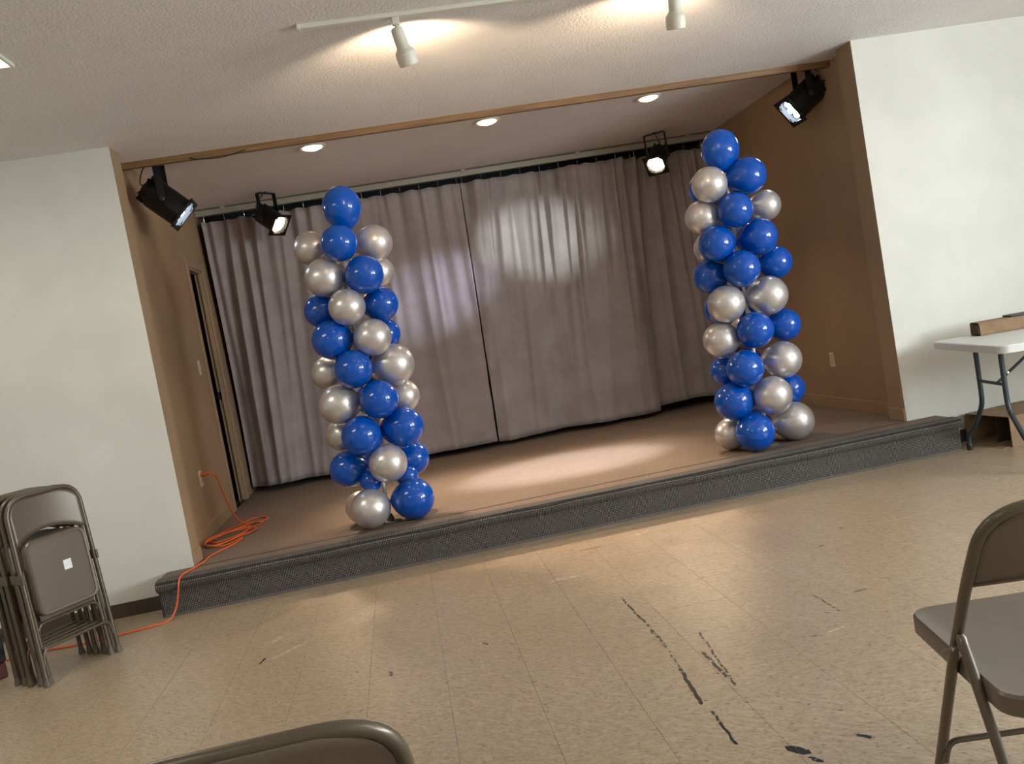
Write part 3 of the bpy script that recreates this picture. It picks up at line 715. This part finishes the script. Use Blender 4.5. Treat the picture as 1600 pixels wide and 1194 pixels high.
def open_chair(label, loc, rz):
    """unfolded chair: x right, y forward, z up"""
    th = thing('folding_chair', label, 'folding chair', loc, rz, 'unfolded taupe folding chairs')
    W = .222
    def mf(z_): return .20-.53*z_     # forward offset of the main frame at height z
    HT = .785
    u = fillet([(-W, mf(.03), .03), (-W, mf(.42), .42), (-W+.006, mf(.6)-.0, .6), (-W+.012, mf(HT)-.02, HT), (W-.012, mf(HT)-.02, HT), (W-.006, mf(.6), .6), (W, mf(.42), .42), (W, mf(.03), .03)], [.05, .05, .11, .11, .05, .05], 8)
    bm = B(); tube(bm, u, TR*1.05, 14); obj('main_frame', bm, M_CHAIR, th, smooth=True)
    for s in (-1, 1):
        bm = B(); foot(bm, (s*W, mf(0), 0), (0, -.53, 1)); obj('foot_cap', bm, M_RUBBER, th, smooth=True)
        Wo = W-.001
        top = Vector((s*(Wo+.003), -.072, .475)); ft = Vector((s*(W-.02), -.265, .0))
        dd = (top-ft).normalized()
        rs = [TR, TR, TR*.95, TR*.6]
        bm = B(); tube(bm, [ft+dd*.03, top-dd*.02, top-dd*.004, top+dd*.003], rs, 12); lg = obj('leg', bm, M_CHAIR, th, smooth=True)
        bm = B(); foot(bm, ft, dd); obj('foot_cap', bm, M_RUBBER, lg, smooth=True)
        a_ = Vector((s*(W+.012), mf(.415)+.02, .415)); b_ = Vector((s*(W+.012), -.062, .445))
        bm = B(); tube(bm, [a_, b_], .009, 8, flat=.45); obj('hinge_link', bm, M_CHAIR, th)
        bm = B(); lathe(bm, [(0, 0), (.006, 0), (.006, .004), (0, .006)], Matrix.Translation(b_+Vector((s*.003, 0, 0))) @ aim((s, 0, 0)), 10); obj('rivet', bm, M_CHROME, th)
    # backrest panel between the uprights, bowed backwards
    Zb0, Zb1 = .60, .777
    bm = B(); NX_, NZ_ = 20, 8; gr = []
    for j in range(NZ_+1):
        q = j/NZ_; row = []
        for i in range(NX_+1):
            p_ = -1+2*i/NX_; zt_ = HT-.112+math.sqrt(max(.0, .11**2-max(0, abs(p_*(W-.014))-(W-.122))**2)); zl = Zb0+.012*(1-p_*p_)
            z_ = zl+(zt_-zl)*q
            row.append(bm.verts.new((p_*(W-.014), mf(z_)-.016*max(0, (z_-.6)/.185)-.028*(1-p_*p_)*(.6+.4*(1-q)), z_)))
        gr.append(row)
    for j in range(NZ_):
        for i in range(NX_): bm.faces.new((gr[j][i], gr[j][i+1], gr[j+1][i+1], gr[j+1][i]))
    bk = obj('backrest', bm, M_CHAIRP, th, smooth='all'); md = bk.modifiers.new('thickness', 'SOLIDIFY'); md.thickness = .006
    pts = [Vector(v_.co)+Vector((0, -.003, 0)) for v_ in [bk.data.vertices[i] for i in range(NX_+1)]]
    bm = B(); tube(bm, pts, .0055, 8); obj('rolled_edge', bm, M_CHAIR, bk, smooth=True)
    # seat pan, flat on top, tipped slightly back
    bm = B(); pan(bm, -.21, .21, -.232, .272, .055, 0, .044, .03, .004)
    bmesh.ops.transform(bm, matrix=Matrix.Translation((0, .012, .402)) @ Matrix.Rotation(math.radians(1.5), 4, 'X') @ Matrix(((1, 0, 0, 0), (0, 0, 1, 0), (0, -1, 0, 0), (0, 0, 0, 1))), verts=bm.verts)
    obj('seat', bm, M_CHAIRP, th, smooth=True)
    for (z_, y_, ww) in ((.135, mf(.135), W), (.16, -.265+.193*(.16/.475), W-.018)):
        pts = fillet([(-ww, y_, z_-.05), (-ww+.014, y_, z_), (ww-.014, y_, z_), (ww, y_, z_-.05)], .055, 7)
        bm = B(); tube(bm, pts, .0075, 10); obj('stretcher', bm, M_CHAIR, th, smooth=True)
    return th
open_chair('unfolded taupe folding chair cut off at the right edge, seen from its side', (1.10, -3.635, 0), -math.radians(11))
open_chair('folding chair at the bottom edge, only its top rail in view', (-.512, -3.9, 0), 0)

# ------------------------------------------------------------------ folding table with things on and below it
s_ax = Vector((-.19, -.98, 0)).normalized(); rzt = math.atan2(-s_ax.x*-1, 1)
ex = Vector((-s_ax.y, s_ax.x, 0))            # along the length
rzt = math.atan2(ex.y, ex.x)
org = Vector((3.283, -.25, 0))-ex*.12-s_ax*.07   # back-left corner on the floor; local x = length, local -y = width
tb = thing('folding_table', 'white plastic folding table with dark tube legs by the right wall', 'table', org, rzt)
TZ, TW, TL = .722, .88, 1.83
def rpoly(x0, x1, y0, y1, r, n=6): return rrect(x0, x1, y0, y1, r, n)
bm = B(); pl = rpoly(0, TL, -TW, 0, .06); lo = [bm.verts.new((x, y, TZ-.045)) for x, y in pl]; mi_ = [bm.verts.new((x, y, TZ-.006)) for x, y in pl]
pl2 = rpoly(.006, TL-.006, -TW+.006, -.006, .056); hi = [bm.verts.new((x, y, TZ)) for x, y in pl2]; n = len(pl)
for a, b in ((lo, mi_), (mi_, hi)):
    for k in range(n): bm.faces.new((a[k], a[(k+1) % n], b[(k+1) % n], b[k]))
bm.faces.new(hi); bm.faces.new(lo[::-1]); obj('tabletop', bm, M_TABLE, tb, smooth=True)
for X in (.12, TL-.12):
    ym = -.48
    for s in (-1, 1):
        pts = fillet([(X, ym+s*.15, TZ-.045), (X, ym+s*.15, .33), (X, ym+s*.30, .165), (X, ym+s*.41, .10), (X, ym+s*.41, .015)], [.06, .05, .05], 6)
        bm = B(); tube(bm, pts, .0145, 12); lg = obj('leg', bm, M_TLEG, tb, smooth=True)
        bm = B(); lathe(bm, [(0, 0), (.018, 0), (.018, .03), (.0145, .04), (0, .04)], Matrix.Translation(pts[-1]-Vector((0, 0, .015))), 12); obj('foot_cap', bm, M_BLACKP, lg)
    bm = B(); tube(bm, [(X, ym-.15, .47), (X, ym+.15, .47)], .010, 8); obj('cross_bar', bm, M_TLEG, tb, smooth=True)
    sx = 1 if X < 1 else -1
    bm = B(); tube(bm, [(X, ym-.06, .47), (X+sx*.28, ym-.06, TZ-.05)], .009, 8); br = obj('brace', bm, M_TLEG, tb, smooth=True)
    bm = B(); lathe(bm, [(0, 0), (.008, 0), (.008, .012), (0, .014)], Matrix.Translation((X+sx*.06, ym-.07, .524)) @ aim((0, -1, 0)), 10); obj('rivet', bm, M_CHROME, br)
    bm = B(); box(bm, X-.03, X+.03, ym-.19, ym+.19, TZ-.058, TZ-.044, .003); obj('leg_mount', bm, M_TLEG, tb)
# kraft paper roll box on the table
def ontab(lx, ly, lz=0): v_ = org+ex*lx-Vector((-ex.y, ex.x, 0))*(-ly); return Vector((v_.x, v_.y, TZ+lz))
pkg = thing('cardboard_carton', 'long flat brown cardboard carton lying on the white table', 'carton', ontab(.235, -.115), rzt+.035)
bm = B(); N = 10
prof_ = [(-.055, 0), (.055, 0), (.06, .01), (.06, .072), (.05, .084), (-.045, .082), (-.058, .07), (-.062, .012)]
rg = [[bm.verts.new((x, y, z_)) for y, z_ in prof_] for x in (0, .75)]
for k in range(8): bm.faces.new((rg[0][k], rg[0][(k+1) % 8], rg[1][(k+1) % 8], rg[1][k]))
bm.faces.new(rg[1]); obj('wrap', bm, M_CARD, pkg)
bm = B(); prism(bm, [(.012, .008), (.012, .07), (.02, .07), (.02, .008)], -.05, .05); obj('end_flap', bm, mat('shaded_card', (.07, .045, .025), .9), pkg)  # cardboard darkened, shade inside the open end put into its colour
bm = B(); tube(bm, [(0.004, -.045, .012), (0.004, -.03, .05), (.004, -.045, .066)], .003, 6); obj('torn_edge', bm, M_CARD, pkg)
tray = tag(obj('black_tray', box(B(), 0, .5, -.05, .045, 0, .012, .003), M_BLACKP), 'thin black tray lying on top of the brown carton', 'tray')
tray.location = ontab(.235, -.115)+Vector((.2, -.03, .0845)); tray.rotation_euler = (0, 0, rzt+.035)
# open carton lying under the table
bx = thing('open_carton', 'open cardboard carton lying on its side under the table', 'carton', (3.425, -.045, 0), .094)
w_, d_, h_ = .46, .37, .195; tk_ = .005
for (nm, b) in (('bottom_panel', (0, w_, -d_, 0, 0, tk_)), ('top_panel', (0, w_, -d_, 0, h_-tk_, h_)), ('side_panel', (0, w_, -tk_, 0, tk_, h_-tk_)), ('side_panel', (0, w_, -d_, -d_+tk_, tk_, h_-tk_)), ('end_panel', (w_-tk_, w_, -d_+tk_, -tk_, tk_, h_-tk_)), ('divider', (.06, w_-tk_, -.19, -.186, tk_, h_-.03)), ('flap', (-.012, 0, -.004, 0, .01, h_-.01)), ('flap', (-.05, 0, -d_+.02, -.02, .0, .004))):
    bm = B(); box(bm, *b); obj(nm, bm, M_CARD if nm != 'divider' else MATS['shaded_card'], bx)  # divider coloured darker to stand in for shade inside the carton
# dark tote behind the chair stack
tt = thing('storage_tote', 'black storage tote with dark red base behind the folded chairs', 'tote', (-2.66, -.85, 0), rz0)
bm = B(); box(bm, -.24, .24, -.15, .15, 0, .08, .01); obj('base', bm, M_RED, tt)
bm = B(); box(bm, -.245, .245, -.155, .155, .08, .20, .012); obj('body', bm, M_BLACKP, tt)
bm = B(); box(bm, -.255, .255, -.165, .165, .20, .225, .008); obj('lid', bm, M_BLACKP, tt)
bm = B(); tube(bm, fillet([(-.08, -.16, .13), (-.08, -.19, .13), (.08, -.19, .13), (.08, -.16, .13)], .015), .006, 8); obj('handle', bm, M_CHROME, tt)
